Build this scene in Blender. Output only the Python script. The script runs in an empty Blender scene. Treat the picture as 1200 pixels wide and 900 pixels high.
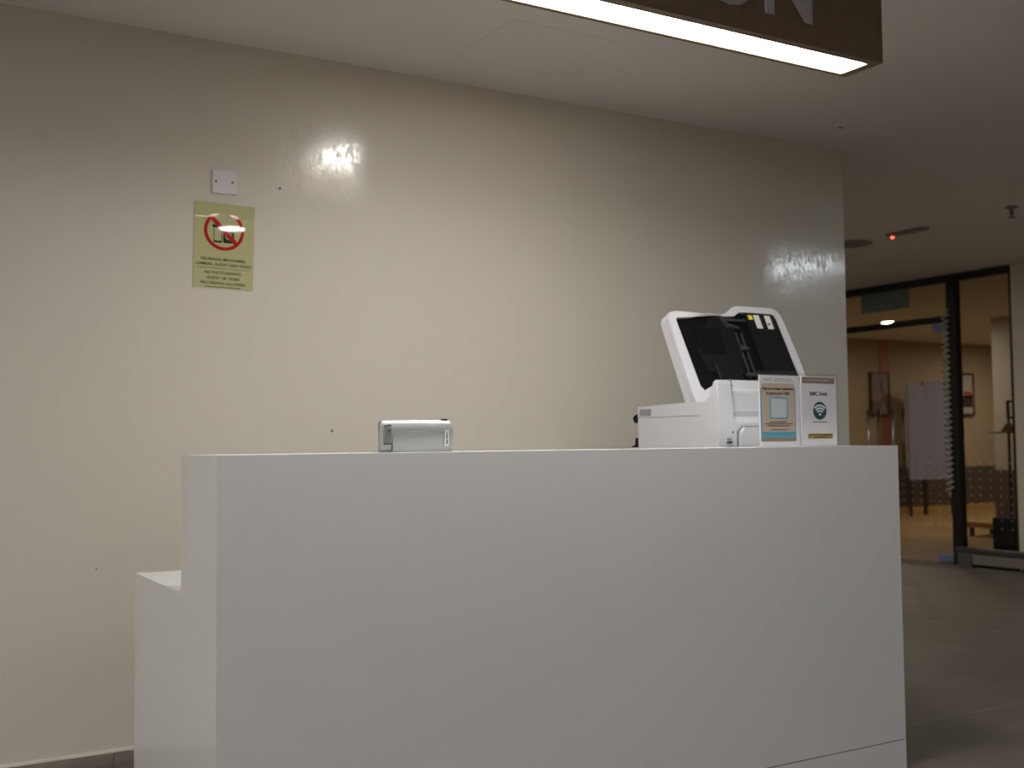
import bpy, bmesh, math, random
from mathutils import Vector, Matrix
random.seed(7)
S = bpy.context.scene
COL = S.collection

# ------------------------------------------------------------------ camera
FPX = 1306.65
YAW, PITCH, ROLL = .5358, .0526, -.0104
cam_d = bpy.data.cameras.new('camera')
cam = bpy.data.objects.new('camera', cam_d); COL.objects.link(cam)
cam_d.sensor_width = 36; cam_d.lens = FPX * 36 / 1200
fw = Vector((math.sin(YAW)*math.cos(PITCH), math.cos(YAW)*math.cos(PITCH), math.sin(PITCH)))
rt = Vector((math.cos(YAW), -math.sin(YAW), 0)); up = rt.cross(fw)
c_, s_ = math.cos(ROLL), math.sin(ROLL)
r2 = rt*c_ + up*s_; u2 = up*c_ - rt*s_
M4 = Matrix((r2, u2, -fw)).transposed().to_4x4()
M4.translation = Vector((-.7511, -2.6426, 1.1232))
cam.matrix_world = M4
cam_d.clip_start = .05
cam_d.dof.use_dof = True; cam_d.dof.focus_distance = 3.1; cam_d.dof.aperture_fstop = 4.0
S.camera = cam

# ------------------------------------------------------------------ world and exposure
w = bpy.data.worlds.new('world'); S.world = w; w.use_nodes = True
w.node_tree.nodes['Background'].inputs[0].default_value = (.9, .95, 1, 1)
w.node_tree.nodes['Background'].inputs[1].default_value = .05
S.view_settings.view_transform = 'Standard'; S.view_settings.look = 'None'
S.view_settings.gamma = 1; S.view_settings.use_curve_mapping = False
S.view_settings.exposure = 0.33
STRIP = 24.5        # sign light diffuser radiance
FILL = 40.0         # added fill panels, unseen in the hall ceiling
SPOT = 42.0         # small square downlight over the counter

# ------------------------------------------------------------------ materials
def mat(name, col, rough=.5, metal=0, spec=.5, var=0, vscale=(6, 6, 6), bump=0, bscale=200, coat=0, emit=None, es=1, randobj=0):
    m = bpy.data.materials.new(name); m.use_nodes = True
    n = m.node_tree.nodes; l = m.node_tree.links; b = n['Principled BSDF']
    b.inputs['Base Color'].default_value = (*col, 1)
    b.inputs['Roughness'].default_value = rough; b.inputs['Metallic'].default_value = metal
    b.inputs['Specular IOR Level'].default_value = spec
    b.inputs['Coat Weight'].default_value = coat; b.inputs['Coat Roughness'].default_value = .04
    if emit:
        b.inputs['Emission Color'].default_value = (*emit, 1); b.inputs['Emission Strength'].default_value = es
    if var or bump:
        tc = n.new('ShaderNodeTexCoord'); mp = n.new('ShaderNodeMapping'); mp.inputs['Scale'].default_value = vscale
        l.new(tc.outputs['Object'], mp.inputs['Vector'])
    if var:
        nz = n.new('ShaderNodeTexNoise'); nz.inputs['Scale'].default_value = 1; nz.inputs['Detail'].default_value = 5
        l.new(mp.outputs[0], nz.inputs['Vector'])
        rp = n.new('ShaderNodeValToRGB')
        rp.color_ramp.elements[0].position = .3; rp.color_ramp.elements[1].position = .7
        rp.color_ramp.elements[0].color = (*[c*(1-var) for c in col], 1)
        rp.color_ramp.elements[1].color = (*[min(1, c*(1+var)) for c in col], 1)
        l.new(nz.outputs['Fac'], rp.inputs[0]); src = rp.outputs[0]
        if randobj:
            oi = n.new('ShaderNodeObjectInfo'); mr = n.new('ShaderNodeMapRange')
            mr.inputs['To Min'].default_value = 1-randobj; mr.inputs['To Max'].default_value = 1+randobj
            l.new(oi.outputs['Random'], mr.inputs['Value'])
            hs = n.new('ShaderNodeHueSaturation'); l.new(src, hs.inputs['Color']); l.new(mr.outputs[0], hs.inputs['Value'])
            src = hs.outputs[0]
        l.new(src, b.inputs['Base Color'])
    if bump:
        n2 = n.new('ShaderNodeTexNoise'); n2.inputs['Scale'].default_value = bscale; n2.inputs['Detail'].default_value = 3
        l.new(tc.outputs['Object'], n2.inputs['Vector'])
        bp = n.new('ShaderNodeBump'); bp.inputs['Strength'].default_value = bump; bp.inputs['Distance'].default_value = .002
        l.new(n2.outputs['Fac'], bp.inputs['Height']); l.new(bp.outputs[0], b.inputs['Normal'])
    return m
def emat(name, col, s):
    m = bpy.data.materials.new(name); m.use_nodes = True
    n = m.node_tree.nodes; n.clear(); e = n.new('ShaderNodeEmission'); o = n.new('ShaderNodeOutputMaterial')
    e.inputs[0].default_value = (*col, 1); e.inputs[1].default_value = s
    m.node_tree.links.new(e.outputs[0], o.inputs[0]); return m
def glassmat(name, tint, rough=.0, ior=1.45):
    m = bpy.data.materials.new(name); m.use_nodes = True
    n = m.node_tree.nodes; l = m.node_tree.links; n.clear()
    t = n.new('ShaderNodeBsdfTransparent'); t.inputs[0].default_value = (*tint, 1)
    g = n.new('ShaderNodeBsdfGlossy'); g.inputs['Roughness'].default_value = rough
    lw = n.new('ShaderNodeLayerWeight'); lw.inputs[0].default_value = .5     # facing = 1 - |cos|
    pw = n.new('ShaderNodeMath'); pw.operation = 'POWER'; pw.inputs[1].default_value = 5
    l.new(lw.outputs['Facing'], pw.inputs[0])
    f = n.new('ShaderNodeMath'); f.operation = 'MULTIPLY_ADD'; f.inputs[1].default_value = .96; f.inputs[2].default_value = .04
    l.new(pw.outputs[0], f.inputs[0])
    x = n.new('ShaderNodeMixShader'); o = n.new('ShaderNodeOutputMaterial')
    l.new(f.outputs[0], x.inputs[0]); l.new(t.outputs[0], x.inputs[1]); l.new(g.outputs[0], x.inputs[2]); l.new(x.outputs[0], o.inputs[0])
    return m

def wallpaint():
    m = mat('wall_paint', (.565, .525, .455), .25, spec=.5, var=.015, vscale=(1.2, 1.2, 1.2), bump=.10, bscale=160)
    n = m.node_tree.nodes; l = m.node_tree.links; b = n['Principled BSDF']
    # eggshell paint with two glossier touched-up patches whose roller marks leave the gloss streaky
    def math_(op, x, y):
        q = n.new('ShaderNodeMath'); q.operation = op
        for i, v in enumerate((x, y)):
            if isinstance(v, (int, float)): q.inputs[i].default_value = v
            else: l.new(v, q.inputs[i])
        return q.outputs[0]
    def ramp(v, lo, hi, t0=0, t1=1):
        q = n.new('ShaderNodeMapRange'); q.interpolation_type = 'SMOOTHSTEP'
        q.inputs['From Min'].default_value = lo; q.inputs['From Max'].default_value = hi
        q.inputs['To Min'].default_value = t0; q.inputs['To Max'].default_value = t1
        l.new(v, q.inputs['Value']); return q.outputs[0]
    tc = n.new('ShaderNodeTexCoord'); sp = n.new('ShaderNodeSeparateXYZ'); l.new(tc.outputs['Object'], sp.inputs[0])
    def noise(sc, det=4):
        mp = n.new('ShaderNodeMapping'); mp.inputs['Scale'].default_value = sc
        q = n.new('ShaderNodeTexNoise'); q.inputs['Scale'].default_value = 1; q.inputs['Detail'].default_value = det
        l.new(tc.outputs['Object'], mp.inputs[0]); l.new(mp.outputs[0], q.inputs['Vector']); return q.outputs[0]
    wob = math_('MULTIPLY', math_('SUBTRACT', noise((20, 20, 6)), .5), .10)
    X = math_('ADD', sp.outputs[0], wob); Z = math_('ADD', sp.outputs[2], wob)
    def patch(x0, x1, z0, z1, e):
        return math_('MULTIPLY', math_('MULTIPLY', ramp(X, x0, x0+e), ramp(X, x1-e, x1, 1, 0)), math_('MULTIPLY', ramp(Z, z0, z0+e), ramp(Z, z1-e, z1, 1, 0)))
    msk = math_('MAXIMUM', patch(.56, 1.02, 2.00, 2.42, .15), patch(2.92, 4.05, 1.70, 2.20, .24))
    streak = ramp(noise((75, 75, 42)), .36, .60)
    k = math_('MULTIPLY', msk, math_('ADD', math_('MULTIPLY', streak, .45), .55))
    l.new(ramp(k, 0, 1, .46, .095), b.inputs['Roughness'])
    return m
MW = wallpaint()
M = dict(
    wall=MW,
    ceil=mat('ceiling_paint', (.63, .60, .56), .85, var=.03, vscale=(1.5, 1.5, 1.5), bump=.03, bscale=90),
    hatch=mat('hatch_paint', (.63, .60, .56), .8),
    gap=mat('hatch_joint', (.575, .547, .51), .9),
    plain=mat('plain_wall_paint', (.58, .54, .46), .6),
    white=mat('counter_white', (.74, .74, .735), .22, var=.012, vscale=(.7, .7, .7)),
    groove=mat('seam_grey', (.18, .175, .17), .7),
    grout=mat('grout_brown', (.15, .135, .12), .9),
    tile=mat('floor_tile', (.125, .106, .092), .48, spec=.35, var=.09, vscale=(4, 4, 4), bump=.03, bscale=60, randobj=.04),
    slab=mat('floor_screed', (.25, .225, .205), .4, var=.08, vscale=(4, 4, 4)),
    skirt=mat('skirting_tile', (.23, .20, .17), .45, var=.25, vscale=(8, 8, 30), randobj=.08),
    caulk=mat('caulk', (.5, .47, .42), .7),
    wood=mat('sign_wood', (.155, .105, .06), .5, var=.10, vscale=(45, 45, 2.0)),
    letter=mat('letter_grey', (.48, .48, .50), .5),
    strip=emat('sign_diffuser', (1.0, .985, .955), STRIP),
    fill=emat('panel_fill_glow', (1.0, .995, .985), FILL),
    fill2=emat('hall_side_fill', (1.0, .93, .82), 6.0),
    fill3=emat('passage_fill', (1.0, .90, .76), 25.0),
    spot=emat('spot_diffuser', (1.0, .97, .90), SPOT),
    troffer=emat('troffer_diffuser', (.85, .92, 1.0), 15.0),
    rdown=emat('round_diffuser', (1.0, .97, .92), 85.0),
    warm=emat('warm_diffuser', (1.0, .86, .68), 300.0),
    fixture=mat('fixture_white', (.7, .7, .68), .5),
    device=mat('device_grey', (.20, .18, .16), .6),
    brown=mat('speaker_grey', (.27, .245, .22), .7),
    led=emat('red_led', (1, .05, .03), 6),
    black=mat('frame_black', (.012, .014, .013), .4),
    steel=mat('brushed_steel', (.45, .46, .45), .35, metal=1),
    rail=mat('rail_grey', (.12, .12, .12), .4, metal=.3),
    glass=glassmat('pane_glass', (.80, .80, .78)),
    acrylic=glassmat('clear_acrylic', (.985, .985, .985), .02),
    dot=mat('frost_dot', (.7, .7, .7), .6),
    film=mat('blue_film', (.16, .23, .42), .4),
    sticker=mat('teal_sticker', (.12, .17, .17), .6),
    pr_white=mat('printer_white', (.53, .53, .565), .4),
    pr_grey=mat('printer_light_grey', (.43, .43, .455), .45),
    pr_dark=mat('printer_grey_grip', (.22, .22, .24), .5),
    pr_black=mat('printer_black', (.004, .004, .004), .5, spec=.12),
    pr_black2=mat('printer_black_satin', (.007, .007, .0075), .45, spec=.2),
    pr_char=mat('printer_charcoal', (.035, .035, .04), .4, spec=.3),
    yellow=mat('yellow_label', (.75, .62, .03), .6),
    paperw=mat('white_paper', (.92, .90, .96), .45),
    labelp=mat('printed_label', (.62, .61, .58), .5),
    silver=mat('silver_shell', (.36, .36, .365), .40, metal=.5),
    silver2=mat('silver_latch', (.22, .22, .215), .4, metal=.5),
    silver3=mat('silver_label', (.62, .62, .61), .45, metal=.2),
    ink=mat('ink_dark', (.03, .03, .03), .5),
    plastic=mat('plate_white', (.62, .61, .64), .35),
    poster=mat('poster_khaki', (.47, .46, .245), .028, spec=.22),
    red=mat('print_red', (.44, .02, .015), .028, spec=.22),
    pink=mat('print_ink', (.03, .04, .022), .028, spec=.22),
    beige=mat('print_beige', (.60, .48, .38), .4),
    blue=mat('print_blue', (.14, .46, .62), .4),
    pale=mat('print_pale', (.60, .68, .72), .4),
    taupe=mat('print_taupe', (.33, .25, .19), .4),
    teal=mat('print_teal', (.015, .095, .125), .4),
    navy=mat('print_navy', (.06, .11, .18), .4),
    gold=mat('print_gold', (.66, .44, .11), .4),
    faint=mat('print_faint', (.45, .42, .42), .5),
    tan=mat('inner_wall_tan', (.42, .33, .23), .7, var=.08, vscale=(.8, .8, .8)),
    wains=mat('wainscot_brown', (.10, .075, .06), .5, var=.2, vscale=(3, 3, 3)),
    ifloor=mat('inner_floor_wood', (.40, .26, .11), .35, var=.15, vscale=(1, 6, 6)),
    ochre=mat('bench_wood', (.50, .30, .09), .5),
    terra=mat('terracotta', (.45, .19, .10), .6),
    lilac=mat('reflection_lilac', (.26, .27, .38), .5),
    column=mat('column_white', (.50, .47, .43), .6),
    pframe=mat('picture_frame', (.05, .035, .03), .5),
    pic=mat('picture_mauve', (.22, .16, .15), .5, var=.3, vscale=(7, 7, 7)),
    picw=mat('picture_white', (.45, .42, .38), .5),
    picr=mat('picture_red', (.40, .06, .03), .5),
    brass=mat('brass', (.5, .36, .12), .35, metal=.6),
    cord=mat('cord_grey', (.36, .37, .33), .5),
    dark=mat('void_dark', (.01, .01, .01), .8),
)

# ------------------------------------------------------------------ helpers
def link(name, bm, m, parent=None, smooth=False, kind=None):
    me = bpy.data.meshes.new(name)
    bmesh.ops.recalc_face_normals(bm, faces=bm.faces[:])
    bm.to_mesh(me); bm.free()
    me.materials.append(M[m] if isinstance(m, str) else m)
    if smooth:
        for p in me.polygons: p.use_smooth = True
    o = bpy.data.objects.new(name, me); COL.objects.link(o)
    if parent: o.parent = parent
    if kind: o['kind'] = kind
    return o
def tag(o, label, cat, group=None):
    o['label'] = label; o['category'] = cat
    if group: o['group'] = group
    return o
def thing(name, label, cat, loc=(0, 0, 0), rot=(0, 0, 0), group=None):
    o = bpy.data.objects.new(name, None); COL.objects.link(o); o.empty_display_size = .1
    o.location = loc; o.rotation_euler = rot
    return tag(o, label, cat, group)
def struct(o, label=None):
    o['kind'] = 'structure'
    if label: o['label'] = label
    return o
def sroot(name, label):
    o = bpy.data.objects.new(name, None); COL.objects.link(o); return struct(o, label)
def abox(bm, x0, x1, y0, y1, z0, z1):
    v = [bm.verts.new((x, y, z)) for x in (x0, x1) for y in (y0, y1) for z in (z0, z1)]
    for f in ((0, 1, 3, 2), (4, 6, 7, 5), (0, 4, 5, 1), (2, 3, 7, 6), (0, 2, 6, 4), (1, 5, 7, 3)):
        bm.faces.new([v[i] for i in f])
def box(name, x0, x1, y0, y1, z0, z1, m, parent=None, bev=0, seg=2, kind=None):
    bm = bmesh.new(); abox(bm, x0, x1, y0, y1, z0, z1)
    if bev:
        bmesh.ops.bevel(bm, geom=bm.edges[:], offset=bev, segments=seg, affect='EDGES', profile=.5)
    return link(name, bm, m, parent, smooth=False, kind=kind)
def prism(name, pts, axis, a0, a1, m, parent=None, bev=0, seg=2):
    # pts: 2-D outline in the two other axes (cyclic order kept), extruded along axis from a0 to a1
    bm = bmesh.new()
    def P(p, a): return {'X': (a, p[0], p[1]), 'Y': (p[0], a, p[1]), 'Z': (p[0], p[1], a)}[axis]
    A = [bm.verts.new(P(p, a0)) for p in pts]; B = [bm.verts.new(P(p, a1)) for p in pts]
    bm.faces.new(A); bm.faces.new(B[::-1]); k = len(pts)
    for i in range(k): bm.faces.new((A[i], A[(i+1) % k], B[(i+1) % k], B[i]))
    if bev: bmesh.ops.bevel(bm, geom=bm.edges[:], offset=bev, segments=seg, affect='EDGES')
    return link(name, bm, m, parent)
def ring(name, outer, inner, axis, a0, a1, m, parent=None):
    bm = bmesh.new(); k = len(outer)
    def P(p, a): return {'X': (a, p[0], p[1]), 'Y': (p[0], a, p[1]), 'Z': (p[0], p[1], a)}[axis]
    V = [[bm.verts.new(P(p, a)) for p in q] for a in (a0, a1) for q in (outer, inner)]
    for i in range(k):
        j = (i+1) % k
        bm.faces.new((V[0][i], V[0][j], V[1][j], V[1][i])); bm.faces.new((V[2][i], V[3][i], V[3][j], V[2][j]))
        bm.faces.new((V[0][i], V[2][i], V[2][j], V[0][j])); bm.faces.new((V[1][i], V[1][j], V[3][j], V[3][i]))
    return link(name, bm, m, parent)
def circ(cx, cy, rx, ry=None, n=32, a0=0, a1=2*math.pi, close=False):
    ry = ry or rx; k = n if not close else n-1
    return [(cx+rx*math.cos(a0+(a1-a0)*i/k), cy+ry*math.sin(a0+(a1-a0)*i/k)) for i in range(n)]
def rrect(x0, x1, y0, y1, r, n=4):
    o = []
    for cx, cy, a in ((x1-r, y1-r, 0), (x0+r, y1-r, 90), (x0+r, y0+r, 180), (x1-r, y0+r, 270)):
        for i in range(n+1):
            t = math.radians(a+90*i/n); o.append((cx+r*math.cos(t), cy+r*math.sin(t)))
    return o
def lathe(name, prof, m, parent=None, n=24, loc=(0, 0, 0)):
    bm = bmesh.new(); rows = []
    for r, z in prof:
        rows.append([bm.verts.new((loc[0]+r*math.cos(2*math.pi*i/n), loc[1]+r*math.sin(2*math.pi*i/n), loc[2]+z)) for i in range(n)])
    for a, b in zip(rows, rows[1:]):
        for i in range(n): bm.faces.new((a[i], a[(i+1) % n], b[(i+1) % n], b[i]))
    bm.faces.new(rows[0]); bm.faces.new(rows[-1])
    return link(name, bm, m, parent, smooth=True)
def tube(name, pts, r, m, parent=None, n=8):
    bm = bmesh.new(); pts = [Vector(p) for p in pts]; rows = []
    prev = None
    for i, p in enumerate(pts):
        t = (pts[min(i+1, len(pts)-1)]-pts[max(i-1, 0)]).normalized()
        if prev is None: a = t.orthogonal().normalized()
        else: a = (prev - t*prev.dot(t)).normalized()
        prev = a; b = t.cross(a)
        rows.append([bm.verts.new(p+(a*math.cos(2*math.pi*k/n)+b*math.sin(2*math.pi*k/n))*r) for k in range(n)])
    for x, y in zip(rows, rows[1:]):
        for k in range(n): bm.faces.new((x[k], x[(k+1) % n], y[(k+1) % n], y[k]))
    bm.faces.new(rows[0]); bm.faces.new(rows[-1])
    return link(name, bm, m, parent, smooth=True)
def text(name, body, m, parent, x, y, z, height=None, width=None, align='CENTER', ext=.0003, space=1, rot=(math.pi/2, 0, 0), bold=.018):
    # flat lettering that faces -Y; cap height in metres, x is the anchor given by align, z the baseline
    cu = bpy.data.curves.new(name, 'FONT'); cu.body = body; cu.size = 1; cu.space_character = space
    cu.extrude = 0; cu.offset = bold; cu.resolution_u = 4
    t = bpy.data.objects.new(name, cu); COL.objects.link(t)
    bpy.context.view_layer.update()
    dg = bpy.context.evaluated_depsgraph_get()
    me = bpy.data.meshes.new_from_object(t.evaluated_get(dg))
    bpy.data.objects.remove(t); bpy.data.curves.remove(cu)
    xs = [v.co.x for v in me.vertices]; ys = [v.co.y for v in me.vertices]
    H = .73; W = max(xs)-min(xs)
    sy = height/H if height else width/W; sx = width/W if width else sy
    x0 = {'CENTER': (min(xs)+max(xs))/2, 'LEFT': min(xs), 'RIGHT': max(xs)}[align]
    for v in me.vertices: v.co = ((v.co.x-x0)*sx, v.co.y*sy, 0)
    bm = bmesh.new(); bm.from_mesh(me)
    r = bmesh.ops.extrude_face_region(bm, geom=bm.faces[:])
    bmesh.ops.translate(bm, vec=(0, 0, ext), verts=[g for g in r['geom'] if isinstance(g, bmesh.types.BMVert)])
    bm.to_mesh(me); bm.free()
    me.materials.clear(); me.materials.append(M[m])
    o = bpy.data.objects.new(name, me); COL.objects.link(o); o.parent = parent
    o.location = (x, y, z); o.rotation_euler = rot
    return o
def scribble(name, m, parent, x0, x1, y, z, h, vertical=False):
    # one line of print too small to read: word-length dashes
    bm = bmesh.new(); x = x0
    while x < x1:
        wd = min(h*random.uniform(1.6, 4.5), x1-x)
        if vertical: abox(bm, z-h/2, z+h/2, y-.0004, y, x, x+wd)
        else: abox(bm, x, x+wd, y-.0004, y, z-h/2, z+h/2)
        x += wd+h*.6
    return link(name, bm, m, parent)

# ------------------------------------------------------------------ the hall
CE, WY, WX, GX = 2.6, 1.341, 3.594, 7.78
FL = struct(box('floor', -6, 18, -8, 10, -.12, -.004, 'slab'), 'grey brown tiled floor of the hall')
X0, Y0, TX, TY = 2.55, .39, .61, .6
tile_mesh = None
for i in range(-7, 9):
    for j in range(-5, 10):
        x0, y0 = X0+TX*i, Y0+TY*j
        if x0+TX > GX+.02: continue
        if y0 > WY-.3 and x0 < WX-.7: continue
        if tile_mesh is None:
            bm = bmesh.new(); abox(bm, .0015, TX-.0015, .0015, TY-.0015, -.012, 0)
            bmesh.ops.bevel(bm, geom=[e for e in bm.edges if all(v.co.z > -.001 for v in e.verts)], offset=.0015, segments=1, affect='EDGES')
            t = link('tile', bm, 'tile', FL); tile_mesh = t.data
        else:
            t = bpy.data.objects.new('tile', tile_mesh); COL.objects.link(t); t.parent = FL
        t.location = (x0, y0, 0)
bm = bmesh.new(); abox(bm, X0-7*TX, GX, Y0-5*TY, Y0+10*TY, -.006, -.0025)
link('grout', bm, 'grout', FL)
struct(box('ceiling', -6, 18, -8, 10, CE, CE+.1, 'ceil'), 'pale painted plaster ceiling')
struct(box('wall_back', -6, WX, WY, WY+.16, 0, CE, 'wall'), 'glossy beige painted wall behind the counter')
struct(box('wall_left', -6.1, -6, -8, 10, 0, CE, 'plain'), 'beige painted side wall')
struct(box('wall_front', -6, 18, -8.1, -8, 0, CE, 'plain'), 'beige painted wall across the hall')
struct(box('wall_right', GX-.05, GX+.15, -8, 3.305, 0, CE, 'plain'), 'beige wall beside the glass doors')
struct(box('wall_passage', WX-.16, WX, WY+.16, 8.8, 0, CE, 'plain'), 'beige passage wall behind the counter wall')
struct(box('wall_far', WX-.16, 18, 8.8, 8.95, 0, CE, 'tan'), 'tan wall of the room behind the glass')
struct(box('wall_room_side', 17.9, 18, -8, 8.8, 0, CE, 'tan'), 'tan side wall of the room behind the glass')
struct(box('floor_room', GX+.03, 17.9, 2.0, 8.8, -.003, .004, 'ifloor'), 'brown wood floor behind the glass')
struct(box('wall_room_near', GX+.15, 17.9, 1.9, 2.0, 0, CE, 'tan'), 'tan near wall of the room behind the glass')
# skirting tiles
BB = struct(box('baseboard_back', -6, WX, WY-.006, WY, 0, .097, 'grout'), 'brown tile skirting at the foot of the beige wall')
bm = None; sk = None
x = .032-.31*19
while x < WX-.05:
    wd = min(.31, WX-x)
    if sk is None or wd < .3:
        t = box('skirting_tile', .001, wd-.001, -.0125, -.004, 0, .098, 'skirt', BB, bev=.001, seg=1)
        if sk is None: sk = t.data
    else:
        t = bpy.data.objects.new('skirting_tile', sk); COL.objects.link(t); t.parent = BB
    t.location = (x, WY, 0); x += .31
prism('caulk_line', [(WY-.0135, .0955), (WY, .0955), (WY, .104), (WY-.009, .102)], 'X', -6, WX, 'caulk', BB)
# ceiling access hatch
h = tag(box('access_hatch', 1.22, 1.645, .64, 1.06, CE-.0006, CE+.002, 'hatch'), 'flush square access hatch in the plaster ceiling', 'hatch')
ring('hatch_gap', [(1.212, .632), (1.653, .632), (1.653, 1.068), (1.212, 1.068)], [(1.2205, .6405), (1.6445, .6405), (1.6445, 1.0595), (1.2205, 1.0595)], 'Z', CE-.0006, CE+.001, 'gap', h)

# ------------------------------------------------------------------ reception counter
CL, RD, DD, CH, DH, T = 2.367, .327, .869, 1.1, .741, .03
ct = thing('reception_counter', 'white laminate reception counter with raised front and lower worktop', 'counter')
b_ = .0018
mitre = [(0, 0), (CL, 0), (CL-T, T), (T, T)]
prism('front_panel', mitre, 'Z', .102, CH, 'white', ct)
prism('plinth', mitre, 'Z', 0, .0985, 'white', ct)
box('seam', .01, CL-.01, .004, T-.002, .09, .11, 'groove', ct)
for xo, xi in ((0, T), (CL, CL-T)):          # mitred to the front panel; low behind the riser
    bm = bmesh.new()
    for pl_, zt in (([(xo, 0), (xi, T), (xi, RD), (xo, RD)], CH), ([(xo, RD-.001), (xi, RD-.001), (xi, DD), (xo, DD)], DH)):
        A = [bm.verts.new((*p, 0)) for p in pl_]; B = [bm.verts.new((*p, zt)) for p in pl_]
        bm.faces.new(A); bm.faces.new(B[::-1])
        for i in range(4): bm.faces.new((A[i], A[(i+1) % 4], B[(i+1) % 4], B[i]))
    link('end_panel', bm, 'white', ct)
box('counter_top', T, CL-T, T, RD, CH-.026, CH, 'white', ct)
box('riser_panel', T, CL-T, RD-.02, RD-.001, DH, CH-.026, 'white', ct)
box('worktop', T, CL-T, RD-.02, DD-.001, DH-.028, DH-.0008, 'white', ct, bev=.001)

# ------------------------------------------------------------------ hanging sign with light
sY0, sY1, sZ, sX0, sX1 = -.318, -.165, 2.283, -.45, 1.975
sg = thing('hanging_sign', 'wood grain ceiling sign box with grey letters and a light strip beneath', 'sign', (0, 0, 0))
box('housing', sX0, sX1, sY0, sY1, sZ+.012, CE, 'wood', sg)
ring('bottom_rim', [(sX0, sY0), (sX1, sY0), (sX1, sY1), (sX0, sY1)],
     [(sX0+.035, sY0+.03), (sX1-.035, sY0+.03), (sX1-.035, sY1-.016), (sX0+.035, sY1-.016)], 'Z', sZ, sZ+.0125, 'wood', sg)
box('light_diffuser', sX0+.03, sX1-.03, sY0+.025, sY1-.012, sZ+.006, sZ+.0135, 'strip', sg)
text('lettering', 'RECEPTION', 'letter', sg, 1.672, sY0-.0015, sZ+.069, height=.205, align='RIGHT', ext=.003, space=1.03)

# ------------------------------------------------------------------ lamps of the hall and added fill lights
def panel_light(name, label, x, y, wx, wy, m, rec=.0):
    t = thing(name, label, 'ceiling light', (x, y, CE))
    f = .02
    ring('frame', [(-wx/2-f, -wy/2-f), (wx/2+f, -wy/2-f), (wx/2+f, wy/2+f), (-wx/2-f, wy/2+f)],
         [(-wx/2, -wy/2), (wx/2, -wy/2), (wx/2, wy/2), (-wx/2, wy/2)], 'Z', -.014, .0, 'fixture', t)
    box('diffuser', -wx/2, wx/2, -wy/2, wy/2, -.006, -.001, m, t)
    return t
def round_light(name, label, x, y, r, m):
    t = thing(name, label, 'ceiling light', (x, y, CE))
    ring('trim_ring', circ(0, 0, r+.018), circ(0, 0, r), 'Z', -.01, 0, 'fixture', t)
    prism('diffuser', circ(0, 0, r), 'Z', -.005, -.001, m, t)
    return t
panel_light('square_downlight', 'small square downlight in the ceiling above the counter', 1.40, .05, .28, .36, 'spot')
round_light('round_downlight', 'round white downlight in the hall ceiling facing the notice', 1.455, -2.10, .09, 'rdown')
panel_light('lamp_or_fill_panel', 'long cool white ceiling panel facing the wall end', 6.1, -1.55, .6, 1.3, 'troffer')
for (x, y), l in zip(((-3.6, -.3), (-2.2, -3.9), (-4.8, -3.2)), ('counter end', 'hall middle', 'side wall')):  # unseen fill panels added to light the counter from the left
    panel_light('lamp_or_fill_panel', 'added unseen square fill panel near the '+l, x, y, .6, .6, 'fill')
panel_light('lamp_or_fill_panel', 'added unseen square fill panel by the right hall wall', 6.75, -.5, .6, .6, 'fill2')  # unseen fill added to brighten the right side of the hall
panel_light('lamp_or_fill_panel', 'added unseen square fill panel in the passage behind the wall', 4.75, 4.1, .6, .6, 'fill3')  # unseen fill added to light the passage floor and ceiling
round_light('room_lamp_or_fill', 'warm round downlight shining behind the glass transom', 10.54, 7.0, .09, 'warm')
round_light('room_lamp_or_fill', 'added unseen round warm fill light deep in the room behind the glass', 12.6, 5.2, .09, 'warm')  # this one and the next are unseen, added to brighten the room
round_light('room_lamp_or_fill', 'added unseen round warm fill light above the pictures behind the glass', 14.2, 7.2, .09, 'warm')

# ------------------------------------------------------------------ ceiling fittings
t = thing('ceiling_speaker', 'flat round grey speaker disc on the passage ceiling', 'speaker', (5.72, 3.22, CE))
lathe('rim', [(.0, 0), (.15, 0), (.155, -.008), (.14, -.014), (0, -.014)], 'brown', t, 32)
lathe('grille', [(.0, -.013), (.13, -.013), (.12, -.018), (0, -.02)], 'device', t, 32)
t = thing('emergency_light', 'slim ceiling emergency unit with a glowing red indicator', 'emergency light', (5.69, 2.68, CE))
box('body', -.035, .035, -.17, .17, -.022, 0, 'device', t, bev=.012)
lathe('red_indicator', [(.001, 0), (.012, -.002), (.013, -.008), (.009, -.015), (.001, -.017)], 'led', t, 12, (-.0, .13, -.02))
t = thing('fire_sprinkler', 'small pendent fire sprinkler hanging from the ceiling', 'sprinkler', (5.62, 1.80, CE))
lathe('escutcheon', [(.001, 0), (.04, 0), (.035, -.012), (.001, -.014)], 'device', t, 16)
lathe('pipe', [(.013, -.01), (.013, -.05), (.009, -.055)], 'device', t, 12)
lathe('deflector', [(.001, -.068), (.024, -.068), (.024, -.072), (.001, -.072)], 'device', t, 12)
for s in (-1, 1): tube('arm', [(s*.01, 0, -.052), (s*.013, 0, -.06), (s*.004, 0, -.07)], .003, 'device', t, 6)
t = thing('ceiling_sensor', 'tiny flush sensor cap on the ceiling near the wall corner', 'sensor', (3.24, 1.02, CE))
lathe('cap', [(.001, 0), (.045, 0), (.04, -.006), (.001, -.008)], 'ceil', t, 20)
lathe('lens', [(.001, -.007), (.012, -.007), (.008, -.012), (.001, -.013)], 'brown', t, 12)

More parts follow.
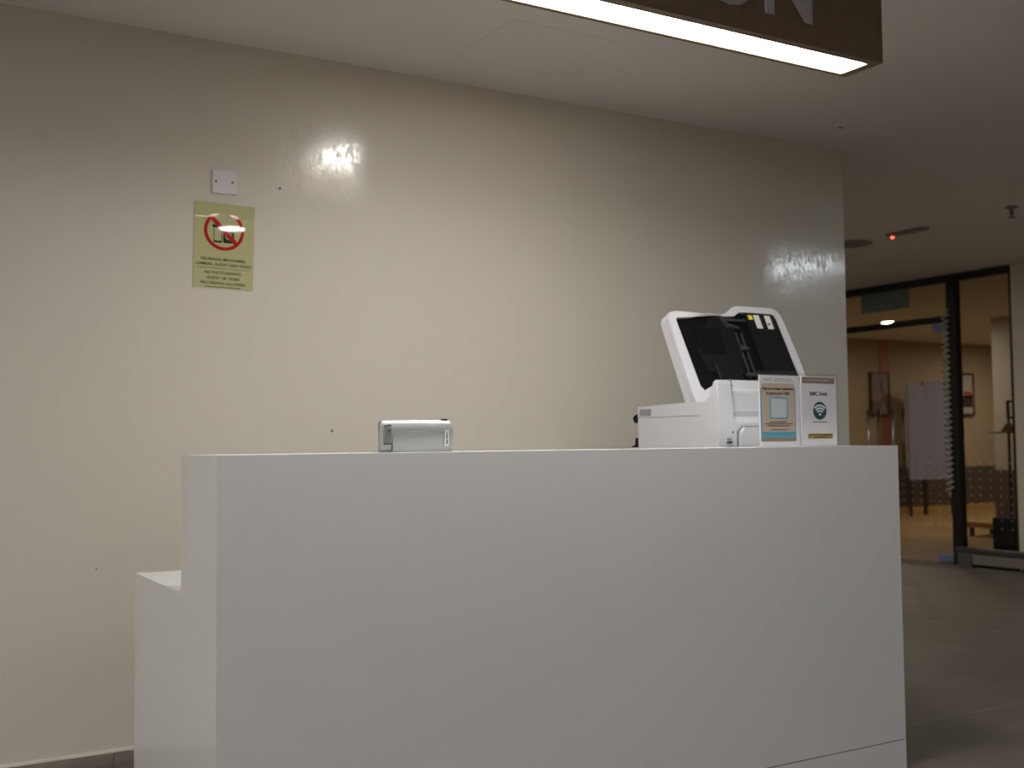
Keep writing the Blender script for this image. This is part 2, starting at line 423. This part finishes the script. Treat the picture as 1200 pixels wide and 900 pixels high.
# ------------------------------------------------------------------ things on the beige wall
pl = thing('blank_wall_plate', 'square white blank socket plate with two screws above the notice', 'wall plate', (.402, WY, 2.08), (0, math.radians(-1.2), 0))
box('plate', -.0445, .0445, -.009, 0, -.044, .044, 'plastic', pl, bev=.003)
for sx in (-1, 1):
    sc = prism('screw', circ(sx*.03, 0, .0038, n=14), 'Y', -.0105, -.008, 'ink', pl)
po = thing('notice', 'khaki laminated no photography notice with red prohibition ring', 'notice', (.404, WY, 1.845), (0, math.radians(1.2), 0))
bm = bmesh.new()   # laminated sheet that lifts off the wall a little towards the top
PW, PH = .110, .1555
zs = [-PH, -.1, 0, .06, .09, .105, .112, .12, .135, PH]
def lift(z): return .0012 + (0 if z < .105 else (z-.105)*.10)
rows = [[bm.verts.new((sx*PW, -lift(z)-d, z)) for sx in (-1, 1)] for d in (.0008, 0) for z in zs]
k = len(zs)
for a in range(k-1):
    bm.faces.new((rows[a][0], rows[a][1], rows[a+1][1], rows[a+1][0]))
    bm.faces.new((rows[k+a][0], rows[k+a+1][0], rows[k+a+1][1], rows[k+a][1]))
    for q in (0, 1): bm.faces.new((rows[a][q], rows[a+1][q], rows[k+a+1][q], rows[k+a][q]))
bm.faces.new((rows[0][0], rows[k][0], rows[k][1], rows[0][1])); bm.faces.new((rows[k-1][0], rows[k-1][1], rows[2*k-1][1], rows[2*k-1][0]))
link('sheet', bm, 'poster', po)
yp = -.0024
def dot_poly(pts, name, m): return prism(name, pts, 'Y', yp-.0004, yp+.0004, m, po)
rc = (-.001, .057)
ring('prohibition_ring', circ(*rc, .0735, .0725, 48), circ(*rc, .0615, .0605, 48), 'Y', yp-.0008, yp, 'red', po)
d = .0625*.7071; e = .0048*1.2
dot_poly([(rc[0]-d-e, rc[1]+d-e), (rc[0]-d+e, rc[1]+d+e), (rc[0]+d+e, rc[1]-d+e), (rc[0]+d-e, rc[1]-d-e)], 'prohibition_bar', 'red').location.y = -.0005
ring('phone_symbol', rrect(-.039, -.008, .012, .072, .004), rrect(-.0365, -.0105, .019, .067, .002), 'Y', yp-.0003, yp+.0004, 'pink', po)
prism('camera_symbol', rrect(-.004, .036, .013, .072, .005), 'Y', yp-.0003, yp+.0004, 'pink', po)
ring('camera_lens_symbol', circ(.016, .038, .013, n=20), circ(.016, .038, .010, n=20), 'Y', yp-.0006, yp, 'poster', po)
dot_poly([(-.046, .070), (-.038, .066), (-.024, .069), (-.022, .075), (-.042, .078)], 'strap_symbol', 'pink')
for i, (s, z, wd) in enumerate((('DILARANG MENGAMBIL', -.054, .165), ('GAMBAR, AUDIO DAN VIDEO', -.0725, .202), ('NO PHOTOGRAPHY,', -.1025, .137), ('AUDIO OR VIDEO', -.1215, .122), ('RECORDING ALLOWED', -.1405, .162))):
    text('lettering', s, 'pink', po, 0, yp+.0004, z, height=.0105, width=wd)
prism('rule', [(-.096, -.0808), (.096, -.0808), (.096, -.0822), (-.096, -.0822)], 'Y', yp-.0003, yp+.0004, 'pink', po)
scribble('small_print', 'pink', po, -.066, .066, yp+.0003, -.1495, .003)
for x, z, l in ((.819, 1.175, 'above the counter'), (.614, 2.081, 'beside the notice'), (-.027, .711, 'low beside the counter end')):
    t = thing('wall_plug', 'tiny dark screw hole in the beige wall '+l, 'screw hole', (x, WY, z))
    if z < 1: t.scale = (.55, 1, .55)
    ring('plug_collar', circ(0, 0, .0055, n=12), circ(0, 0, .003, n=12), 'Y', -.0015, .0, 'brown', t)
    prism('hole', circ(0, 0, .0035, n=12), 'Y', -.001, .0, 'dark', t)

# ------------------------------------------------------------------ printer
PX0, PX1, PYN, PYF = 1.876, 2.40, .362, .828
pr = thing('office_printer', 'white office printer standing with its black lined cover raised', 'printer', (0, 0, 0))
box('body', PX0, PX1, PYN+.075, PYF, DH-.0005, 1.2128, 'pr_white', pr, bev=.0015)
prism('top_cover', [(PYN+.06, 1.2135), (PYF+.002, 1.2135), (PYF+.002, 1.256), (PYN+.13, 1.264), (PYN+.06, 1.262)], 'X', PX0-.0005, PX1, 'pr_white', pr, bev=.0015)
g = box('grip_recess', PX0-.0035, PX0+.01, .745, .812, 1.224, 1.246, 'pr_dark', pr, bev=.002)
# rear housing and corner pillar
hs = prism('rear_housing', [(PYN+.012, DH-.0005), (PYN+.11, DH-.0005), (PYN+.11, 1.306), (PYN+.02, 1.306), (PYN+.014, 1.298), (PYN+.012, 1.232), (PYN+.004, 1.196), (PYN, 1.185), (PYN, DH)], 'X', PX0+.055, PX1, 'pr_white', pr, bev=.003)
box('rear_band', PX0+.075, PX1-.01, PYN+.0065, PYN+.03, 1.197, 1.2265, 'pr_grey', hs)
pts = [(PYN-.004, DH), (PYN+.085, DH), (PYN+.10, 1.252), (PYN+.07, 1.261), (PYN+.045, 1.270), (PYN+.033, 1.282), (PYN+.027, 1.30), (PYN+.026, 1.328), (PYN+.022, 1.338), (PYN+.008, 1.338), (PYN+.0, 1.332), (PYN-.004, 1.21)]
pil = prism('corner_pillar', pts, 'X', PX0-.004, PX0+.066, 'pr_white', pr, bev=.006, seg=3)
prism('screw', circ(PX0+.062, 1.318, .004, n=10), 'Y', PYN-.004, PYN+.006, 'pr_dark', pil)
box('pillar_gap', PX0+.0655, PX0+.0695, PYN+.004, PYN+.05, 1.285, 1.34, 'pr_dark', pil)
cv = prism('rear_cover', [(1.965+.0, 1.02), (2.33, 1.02), (2.33, 1.170), (1.985, 1.170), (1.968, 1.152)], 'Y', PYN-.012, PYN+.004, 'pr_white', pr, bev=.004)
prism('cover_gap', [(1.960, 1.02), (2.335, 1.02), (2.335, 1.174), (1.982, 1.174), (1.960, 1.154)], 'Y', PYN-.002, PYN+.004, 'pr_dark', cv)
lo = prism('lower_bulge', [(PYN-.0075, DH), (PYN+.03, DH), (PYN+.03, 1.20), (PYN-.002, 1.198), (PYN-.0055, 1.16)], 'X', PX0+.012, PX0+.080, 'pr_white', pr, bev=.003, seg=3)
box('usb_port', 1.908, 1.929, PYN-.0125, PYN-.005, 1.1145, 1.1195, 'ink', lo)
box('port_mark', 1.908, 1.929, PYN-.0105, PYN-.004, 1.128, 1.131, 'pr_dark', lo)
box('vent_mark', 1.934, 1.939, PYN-.0105, PYN-.004, 1.148, 1.155, 'pr_dark', lo)
prism('front_latch', [(PYF, 1.195), (PYF+.032, 1.195), (PYF+.042, 1.212), (PYF+.036, 1.222), (PYF, 1.235)], 'X', PX0+.005, PX0+.09, 'pr_black', pr, bev=.002)
prism('tray_edge', [(PYF-.005, 1.10), (PYF+.05, 1.10), (PYF+.05, 1.105), (PYF+.028, 1.108), (PYF+.026, 1.136), (PYF-.005, 1.138)], 'X', PX0+.005, PX0+.4, 'pr_black', pr, bev=.001)
# raised cover: a shallow white shell, black inside
lidA = Vector((PX0, .498, 1.264)); lean = math.atan2(.154, .336)
ld = bpy.data.objects.new('raised_cover', None)
O = [(.032, -.03), (.006, -.012), (0, .02), (0, .345), (.014, .371), (.05, .381), (.265, .374), (.295, .384), (.345, .415), (.37, .421), (.545, .422), (.575, .412), (.59, .388), (.603, .20), (.605, -.03)]
I = [(.165, .088), (.062, .042), (.049, .062), (.036, .335), (.040, .350), (.110, .356), (.206, .381), (.278, .369), (.336, .372), (.368, .393), (.540, .394), (.556, .388), (.563, .372), (.572, .20), (.575, .09)]
def lidprism(name, outl, w0, w1, m, parent, bev=0):
    # local frame of the cover: x along the machine, z up the cover, y away from the viewer side
    return prism(name, outl, 'Y', w0, w1, m, parent, bev)
shell = lidprism('raised_cover', O, .004, .042, 'pr_white', pr, .003)
shell.location = lidA; shell.rotation_euler = (-lean, 0, 0)
fr = ring('cover_frame', O, I, 'Y', -.012, .0045, 'pr_white', shell)
lidprism('black_lining', [(x*.998+.0005, z) for x, z in I], .0005, .0055, 'pr_black', shell)
lidprism('hump_panel', [(.10, .21), (.215, .375), (.275, .366), (.335, .30), (.30, .12), (.12, .12)], -.004, .001, 'pr_black2', shell, .002)
lidprism('deep_well', [(.115, .20), (.235, .20), (.245, .315), (.115, .315)], -.0046, .001, 'pr_black', shell)
box('inner_ledge', .285, .39, -.012, .001, .350, .362, 'pr_char', shell, bev=.003)
prism('inner_arm', [(.262, .365), (.275, .367), (.287, .335), (.345, .325), (.342, .313), (.280, .322)], 'Y', -.014, .001, 'pr_char', shell, bev=.003)
for xx in (.318, .347): box('guide_rib', xx, xx+.004, -.008, .001, .10, .30, 'pr_char', shell, bev=.001)
prism('release_tab', [(.31, .218), (.322, .246), (.338, .234), (.356, .232), (.356, .222)], 'Y', -.016, .001, 'pr_char', shell, bev=.002)
box('lower_roller', .30, .55, -.014, .001, .108, .124, 'pr_char', shell, bev=.004)
box('lower_block', .16, .28, -.010, .001, .085, .165, 'pr_black2', shell, bev=.006)
lidprism('side_panel', [(.398, .394), (.552, .392), (.560, .372), (.572, .10), (.405, .10)], -.0085, .001, 'pr_black2', shell, .002)
box('yellow_label', .412, .433, -.0095, -.008, .364, .384, 'yellow', shell)
for xx in (.441, .499):
    lb = box('warning_label', xx, xx+.030, -.0095, -.008, .325, .386, 'labelp', shell)
    box('warning_label', xx+.035, xx+.043, -.0095, -.008, .33, .378, 'pr_char', shell)
box('label_mark', .503, .517, -.0099, -.009, .343, .35, 'ink', shell)

# ------------------------------------------------------------------ leaflet stands
def stand(label, x0, x1, y, h, fold):
    t = thing('leaflet_stand', label, 'leaflet stand', ((x0+x1)/2, y, CH))
    hw = (x1-x0)/2
    box('acrylic_front', -hw, hw, -.0055, -.0035, .002, h, 'acrylic', t, bev=.0006, seg=1)
    box('acrylic_back', -hw, hw, .0005, .0025, .002, h, 'acrylic', t, bev=.0006, seg=1)
    box('acrylic_foot', -hw, hw, -.05, .04, 0, .0025, 'acrylic', t, bev=.0006, seg=1)
    return t, hw
SY = .095
t, hw = stand('clear acrylic stand holding a blue and beige feedback leaflet', 1.812, 1.998, SY, .252, 0)
def card(t, x0, x1, z0, z1, m='paperw'): return box('leaflet', x0, x1, -.0032, .0, z0, z1, m, t)
cd = card(t, -hw+.006, hw-.001, .003, .238)
def flat(pts, m, name, p, l=1): return prism(name, pts, 'Y', -.0032-.0003*l, -.0031-.0003*(l-1), m, p)
flat(rrect(-.083, .074, .020, .195, .004), 'blue', 'blue_border', cd, 1)
flat([(-.083, .018), (.074, .018), (.074, .031), (-.083, .031)], 'taupe', 'footer_band', cd, 2)
flat(rrect(-.078, .069, .050, .211, .007), 'beige', 'beige_field', cd, 2)
flat(rrect(-.043, .038, .093, .165, .004), 'blue', 'code_border', cd, 3)
flat(rrect(-.0375, .0325, .098, .160, .002), 'pale', 'code_field', cd, 4)
text('lettering', 'AGS', 'faint', cd, -.070, -.0034, .219, height=.010, width=.040, align='LEFT')
scribble('small_print', 'faint', cd, -.022, .055, -.0033, .226, .003); scribble('small_print', 'faint', cd, -.022, .065, -.0033, .219, .003)
text('lettering', 'Help us to better understand', 'ink', cd, -.0045, -.0040, .190, height=.0085, width=.140, bold=.045)
text('lettering', '& improve your CARE.', 'ink', cd, -.0045, -.0040, .1745, height=.0085, width=.106, bold=.045)
for z, a, b in ((.083, -.045, .03), (.0765, -.066, .06), (.070, -.052, .046), (.057, -.042, .038)):
    scribble('small_print', 'ink', cd, a, b, -.0040, z, .0026)
t, hw = stand('clear acrylic stand holding a white wireless network leaflet', 2.0, 2.182, SY, .248, 0)
cd = card(t, -hw+.006, hw-.010, .003, .238)
flat([(-.080, .214), (.074, .214), (.074, .235), (-.080, .235)], 'taupe', 'header_band', cd, 1)
scribble('small_print', 'faint', cd, -.06, .045, -.0036, .2245, .004)
text('lettering', 'SSMC_Guest', 'navy', cd, -.004, -.0034, .174, height=.0120, width=.084, bold=.04)
cxw, czw = .001, .121
flat(circ(cxw, czw, .0315, .031, 40), 'teal', 'wireless_disc', cd, 1)
def arc(r, th): 
    a = circ(cxw, czw-.017, r+th, r+th, 16, math.radians(45), math.radians(135), True)
    b = circ(cxw, czw-.017, r, r, 16, math.radians(45), math.radians(135), True)
    return a+b[::-1]
for r in (.014, .0235, .033): flat(arc(r, .0055), 'paperw', 'wireless_arc', cd, 2)
flat(circ(cxw, czw-.0125, .0045, n=14), 'paperw', 'wireless_dot', cd, 2)
scribble('small_print', 'ink', cd, -.034, .034, -.0034, .0825, .003)
flat([(-.058, .026), (.060, .026), (.060, .044), (-.058, .044)], 'gold', 'gold_band', cd, 1)
scribble('small_print', 'ink', cd, -.050, .052, -.0035, .039, .003); scribble('small_print', 'ink', cd, -.032, .034, -.0035, .031, .003)

# ------------------------------------------------------------------ silver device on the counter
dv = thing('silver_device', 'small silver desktop device with rounded shell on the counter top', 'device', (.4935, .150, CH))
DWd, DHt = .2215, .0905
prof = [(.011, 0), (.007, .016), (.003, .034), (.001, .05), (.0008, .066), (.0035, .078), (.009, .0875), (.015, .0905), (.021, .0905), (.025, .086), (.026, 0)]
bm = bmesh.new(); secs = []
for xx, sc in ((0, .93), (.002, .965), (.005, .985), (.010, 1), (DWd-.014, 1), (DWd-.007, .98), (DWd-.002, .94), (DWd, .88)):
    secs.append([bm.verts.new((xx, .014+(y-.014)*(.2+.8*sc if sc < 1 else 1), z*sc if z > .02 else z)) for y, z in prof])
for a, b in zip(secs, secs[1:]):
    for i in range(len(prof)): j = (i+1) % len(prof); bm.faces.new((a[i], a[j], b[j], b[i]))
bm.faces.new(secs[0]); bm.faces.new(secs[-1][::-1])
shell_d = link('shell', bm, 'silver', dv, smooth=True)
box('latch_plate', .008, .0285, -.0015, .02, .024, .0685, 'silver2', dv, bev=.002)
tube('latch_hinge', [(.007, .001, .0715), (.013, .001, .0725), (.019, .001, .0745), (.0285, .001, .074)], .002, 'ink', dv, 6)
box('latch_base', .008, .028, -.002, .012, .0215, .0245, 'ink', dv)
prism('latch_hole', circ(.0215, .059, .0028, n=12), 'Y', -.0025, -.001, 'ink', dv)
box('side_groove', .0315, .0335, .001, .012, .004, .055, 'silver2', dv)
def prof_y(z):
    for (y0, z0), (y1, z1) in zip(prof, prof[1:]):
        if z0 <= z <= z1: return y0+(y1-y0)*(z-z0)/(z1-z0)
    return 0
def ridge(cx, r, top):
    pts = [(cx-r, top), (cx-r, .052)]+[(cx-r*math.cos(a), .052-r*math.sin(a)) for a in [math.pi*i/8 for i in range(1, 8)]]+[(cx+r, .052), (cx+r, top)]
    tube('ridge', [(x, prof_y(z)+.0002, z) for x, z in pts], .0009, 'silver', dv, 6)
ridge(.060, .010, .056); ridge(.147, .0095, .076)
tube('ridge', [(x, prof_y(.056)+.0002, .056) for x in (.037, .050)], .0009, 'silver', dv, 6)
tube('ridge', [(x, prof_y(.056)+.0002, .056) for x in (.070, .100, .137)], .0009, 'silver', dv, 6)
prism('name_label', [(.193, .016), (.205, .016), (.205, .060), (.193, .060)], 'Y', -.0005, .008, 'silver3', dv)
scribble('name_lettering', 'ink', dv, .022, .056, -.0004, .199, .004, True)
box('black_tab', .188, .206, .008, .022, .087, .0925, 'ink', dv, bev=.001)

# ------------------------------------------------------------------ glass front of the room beyond
YM, YR, YL = 3.925, 3.305, 6.6
wn = sroot('window_1', 'black framed glass partition beside the glass doors')
box('mullion', GX-.04, GX+.04, YM-.045, YM+.045, 0, CE, 'black', wn)
box('side_post', GX-.03, GX+.03, YR, YR+.04, 0, CE, 'black', wn)
box('head_rail', GX-.03, GX+.03, YR, YL, CE-.07, CE, 'black', wn)
box('transom', GX-.03, GX+.03, YM+.04, YL, 2.17, 2.23, 'black', wn)
box('sill_rail', GX-.03, GX+.03, YR+.04, YM-.04, .005, .05, 'black', wn)
pn = box('pane', GX-.005, GX+.005, YR+.035, YM-.04, .05, CE-.06, 'glass', wn)
pt = box('pane', GX-.005, GX+.005, YM+.04, YL, 2.22, CE-.06, 'glass', wn)
box('pane_sticker', GX-.012, GX-.006, 4.40, 4.97, CE-.25, CE-.075, 'sticker', pt)
struct(box('wall_corner', GX-.05, GX+.15, YL, 8.8, 0, CE, 'plain'), 'beige wall beyond the glass doors')
def dots(name, y0, y1, parent):
    bm = bmesh.new()
    y = y0
    while y < y1:
        z = .34
        while z < 1.55:
            if z < .95:
                r = .0048
                v = [bm.verts.new((GX-.0058, y+r*math.cos(a), z+r*math.sin(a))) for a in [math.pi*i/3 for i in range(6)]]
                v2 = [bm.verts.new((GX-.0048, q.co.y, q.co.z)) for q in v]
                bm.faces.new(v); bm.faces.new(v2[::-1])
                for i in range(6): bm.faces.new((v[i], v[(i+1) % 6], v2[(i+1) % 6], v2[i]))
            z += .07
        y += .1
    return link(name, bm, 'dot', parent, kind='stuff')
dots('frosted_dots', YR+.09, YM-.05, pn)
def pull(parent, y, z0, z1):
    for s in (-1, 1): tube('pull_bar', [(GX+s*.072, y, z0), (GX+s*.072, y, z1)], .014, 'steel', parent, 10)
    for z in (z0+.09, z1-.09): tube('standoff', [(GX-.07, y, z), (GX+.07, y, z)], .009, 'steel', parent, 8)
for nm, ya, yb, yp_, lab in (('door_1', YM+.05, 4.715, 4.575, 'frameless glass door leaf hung at the black mullion'), ('door_2', 4.725, 5.5, 4.87, 'frameless glass door leaf beyond the first')):
    dr = sroot(nm, lab)
    gp = box('pane', GX-.005, GX+.005, ya, yb, .012, 2.165, 'glass', dr)
    dots('frosted_dots', ya+.05, yb-.03, gp)
    pull(dr, yp_, .80, 1.41)
    hy = (ya, ya+.17) if nm == 'door_1' else (yb-.17, yb)
    box('bottom_patch', GX-.016, GX+.016, *hy, .008, .075, 'film', dr, bev=.002)
    box('top_patch', GX-.016, GX+.016, *hy, 2.09, 2.165, 'film', dr, bev=.002)
    ly = (yb-.12, yb) if nm == 'door_1' else (ya, ya+.12)
    box('lock_patch', GX-.016, GX+.016, *ly, .008, .09, 'black', dr, bev=.002)
fp = sroot('window_2', 'narrow fixed glass panel at the far side of the doors')
box('post', GX-.03, GX+.03, 5.51, 5.58, 0, 2.17, 'black', fp); box('pane', GX-.005, GX+.005, 5.58, YL, .0, 2.17, 'glass', fp)
# coiled cord hanging along the mullion
ck = thing('coiled_cord', 'pale coiled cord hanging down the black mullion with a brass end', 'cord', (GX-.062, YM+.043, .55))
pts = []
turns = 30
for i in range(turns*10+1):
    a = 2*math.pi*i/10; z = .09+1.60*i/(turns*10)
    pts.append((.020*math.cos(a), .030*math.sin(a), z))
tube('coil', pts, .011, 'cord', ck, 6)
lathe('brass_end', [(.004, .03), (.014, .035), (.014, .085), (.01, .095)], 'brass', ck, 10)
tube('lead', [(.0, .0, 1.69), (.02, -.02, 1.73), (.04, -.03, 1.74)], .008, 'cord', ck, 6)
# low guard rail in front of the glass
gr = thing('guard_rail', 'low grey tubular guard rail on feet before the glass panel', 'rail', (GX-.17, 0, 0))
tube('rail_bar', [(0, 3.83, .15), (0, 1.2, .15)], .028, 'rail', gr, 12)
for yy in (3.745, 2.6, 1.3):
    box('foot', -.02, .02, yy-.07, yy+.07, 0, .135, 'rail', gr, bev=.004)
box('kick_panel', -.006, .006, 1.3, 3.745, .035, .125, 'device', gr)

# ------------------------------------------------------------------ the room behind the glass
FY = 8.8
struct(box('trim_1', WX, 17.9, FY-.03, FY, .10, .68, 'wains'), 'dark brown wainscot along the far room wall')
struct(box('trim_2', WX, 17.9, FY-.04, FY, 0, .10, 'ochre'), 'ochre wood skirting of the far room')
struct(box('reflection_strip', 12.40, 12.585, FY-.02, FY, .68, CE, 'terra'), 'narrow terracotta strip painted for a reflection on the far room wall')  # reddish reflected stripe drawn as a coloured strip
def picture(label, x0, x1, z0, z1, fw_, inner, extras):
    t = thing('wall_picture', label, 'picture', ((x0+x1)/2, FY-.021, (z0+z1)/2))
    a, b = (x1-x0)/2, (z1-z0)/2
    if fw_: ring('frame', [(-a, -b), (a, -b), (a, b), (-a, b)], [(-a+fw_, -b+fw_), (a-fw_, -b+fw_), (a-fw_, b-fw_), (-a+fw_, b-fw_)], 'Y', -.03, .021, 'pframe', t)
    box('print', -a+fw_*.9, a-fw_*.9, -.018, .021, -b+fw_*.9, b-fw_*.9, inner, t)
    for pts, m in extras: prism('painted_shape', [(x*a, z*b) for x, z in pts], 'Y', -.0195, -.017, m, t)
    return t
picture('mauve picture of a red upright form on the tan wall', 12.16, 12.56, 1.46, 2.11, .02, 'pic',
        [([(.0, .45), (.15, .6), (.3, .35), (.2, .1), (.05, .2)], 'pframe'), ([(.1, .25), (.35, .1), (.5, -.35), (.3, -.3), (.15, 0)], 'picr'), ([(-.1, -.9), (.1, -.3), (.45, -.35), (.75, -.9)], 'picw')])
picture('black framed picture with red and dark blocks behind the mullion', 14.06, 14.50, 1.47, 2.14, .035, 'picw',
        [([(-.8, -.05), (.8, -.05), (.8, -.6), (-.8, -.6)], 'pframe'), ([(-.1, .15), (.8, .1), (.8, -.2), (-.1, -.15)], 'picr')])
sc = thing('glass_reflection', 'added pale blue panels standing in for a reflection in the room glass', 'reflection', (12.64, FY-.5, 0))  # panels on legs added to draw a bluish reflection in the glass
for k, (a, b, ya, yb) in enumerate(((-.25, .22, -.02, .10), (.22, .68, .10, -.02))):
    prism('reflection_panel', [(a, ya), (b, yb), (b, yb+.03), (a, ya+.03)], 'Z', .52, 1.90+.07*k, 'lilac', sc)
    for q, w_ in ((a, ya), (b-.03, yb)): box('reflection_support', q, q+.03, w_-.0, w_+.03, .004, .53, 'dark', sc)
cl = thing('square_column', 'square pale column with a dark band inside the glazed room', 'column', (11.66, 6.02, 0))
box('shaft', -.3, .3, -.12, .12, .72, CE, 'column', cl); box('dark_base', -.31, .31, -.13, .13, .004, .73, 'wains', cl)
bn = thing('low_bench', 'low ochre wood bench near the column behind the glass', 'bench', (10.5, 5.56, .004))
box('bench_top', -.22, .22, -.2, .2, .10, .16, 'ochre', bn, bev=.004)
for sx in (-1, 1):
    for sy in (-1, 1): box('leg', sx*.18-.02, sx*.18+.02, sy*.16-.02, sy*.16+.02, 0, .102, 'wains', bn)
fs = thing('floor_stand', 'thin dark floor stand with a cone shaped holder behind the glass', 'stand', (8.9, 4.20, .004))
box('stand_base', -.13, .13, -.12, .12, 0, .35, 'dark', fs, bev=.01)
tube('pole', [(0, 0, .34), (0, 0, 1.32)], .014, 'black', fs, 8)
lathe('cone_holder', [(.075, 1.165), (.07, 1.19), (.02, 1.26), (.016, 1.27)], 'brass', fs, 16)
tube('cross_bar', [(.0, .21, 1.17), (.0, .0, 1.17), (.0, -.07, 1.17)], .009, 'black', fs, 6)
ring('top_frame', [(.012, 1.30), (-.20, 1.30), (-.20, 1.48), (.012, 1.48)], [(-.010, 1.32), (-.178, 1.32), (-.178, 1.46), (-.010, 1.46)], 'X', -.01, .01, 'pframe', fs)
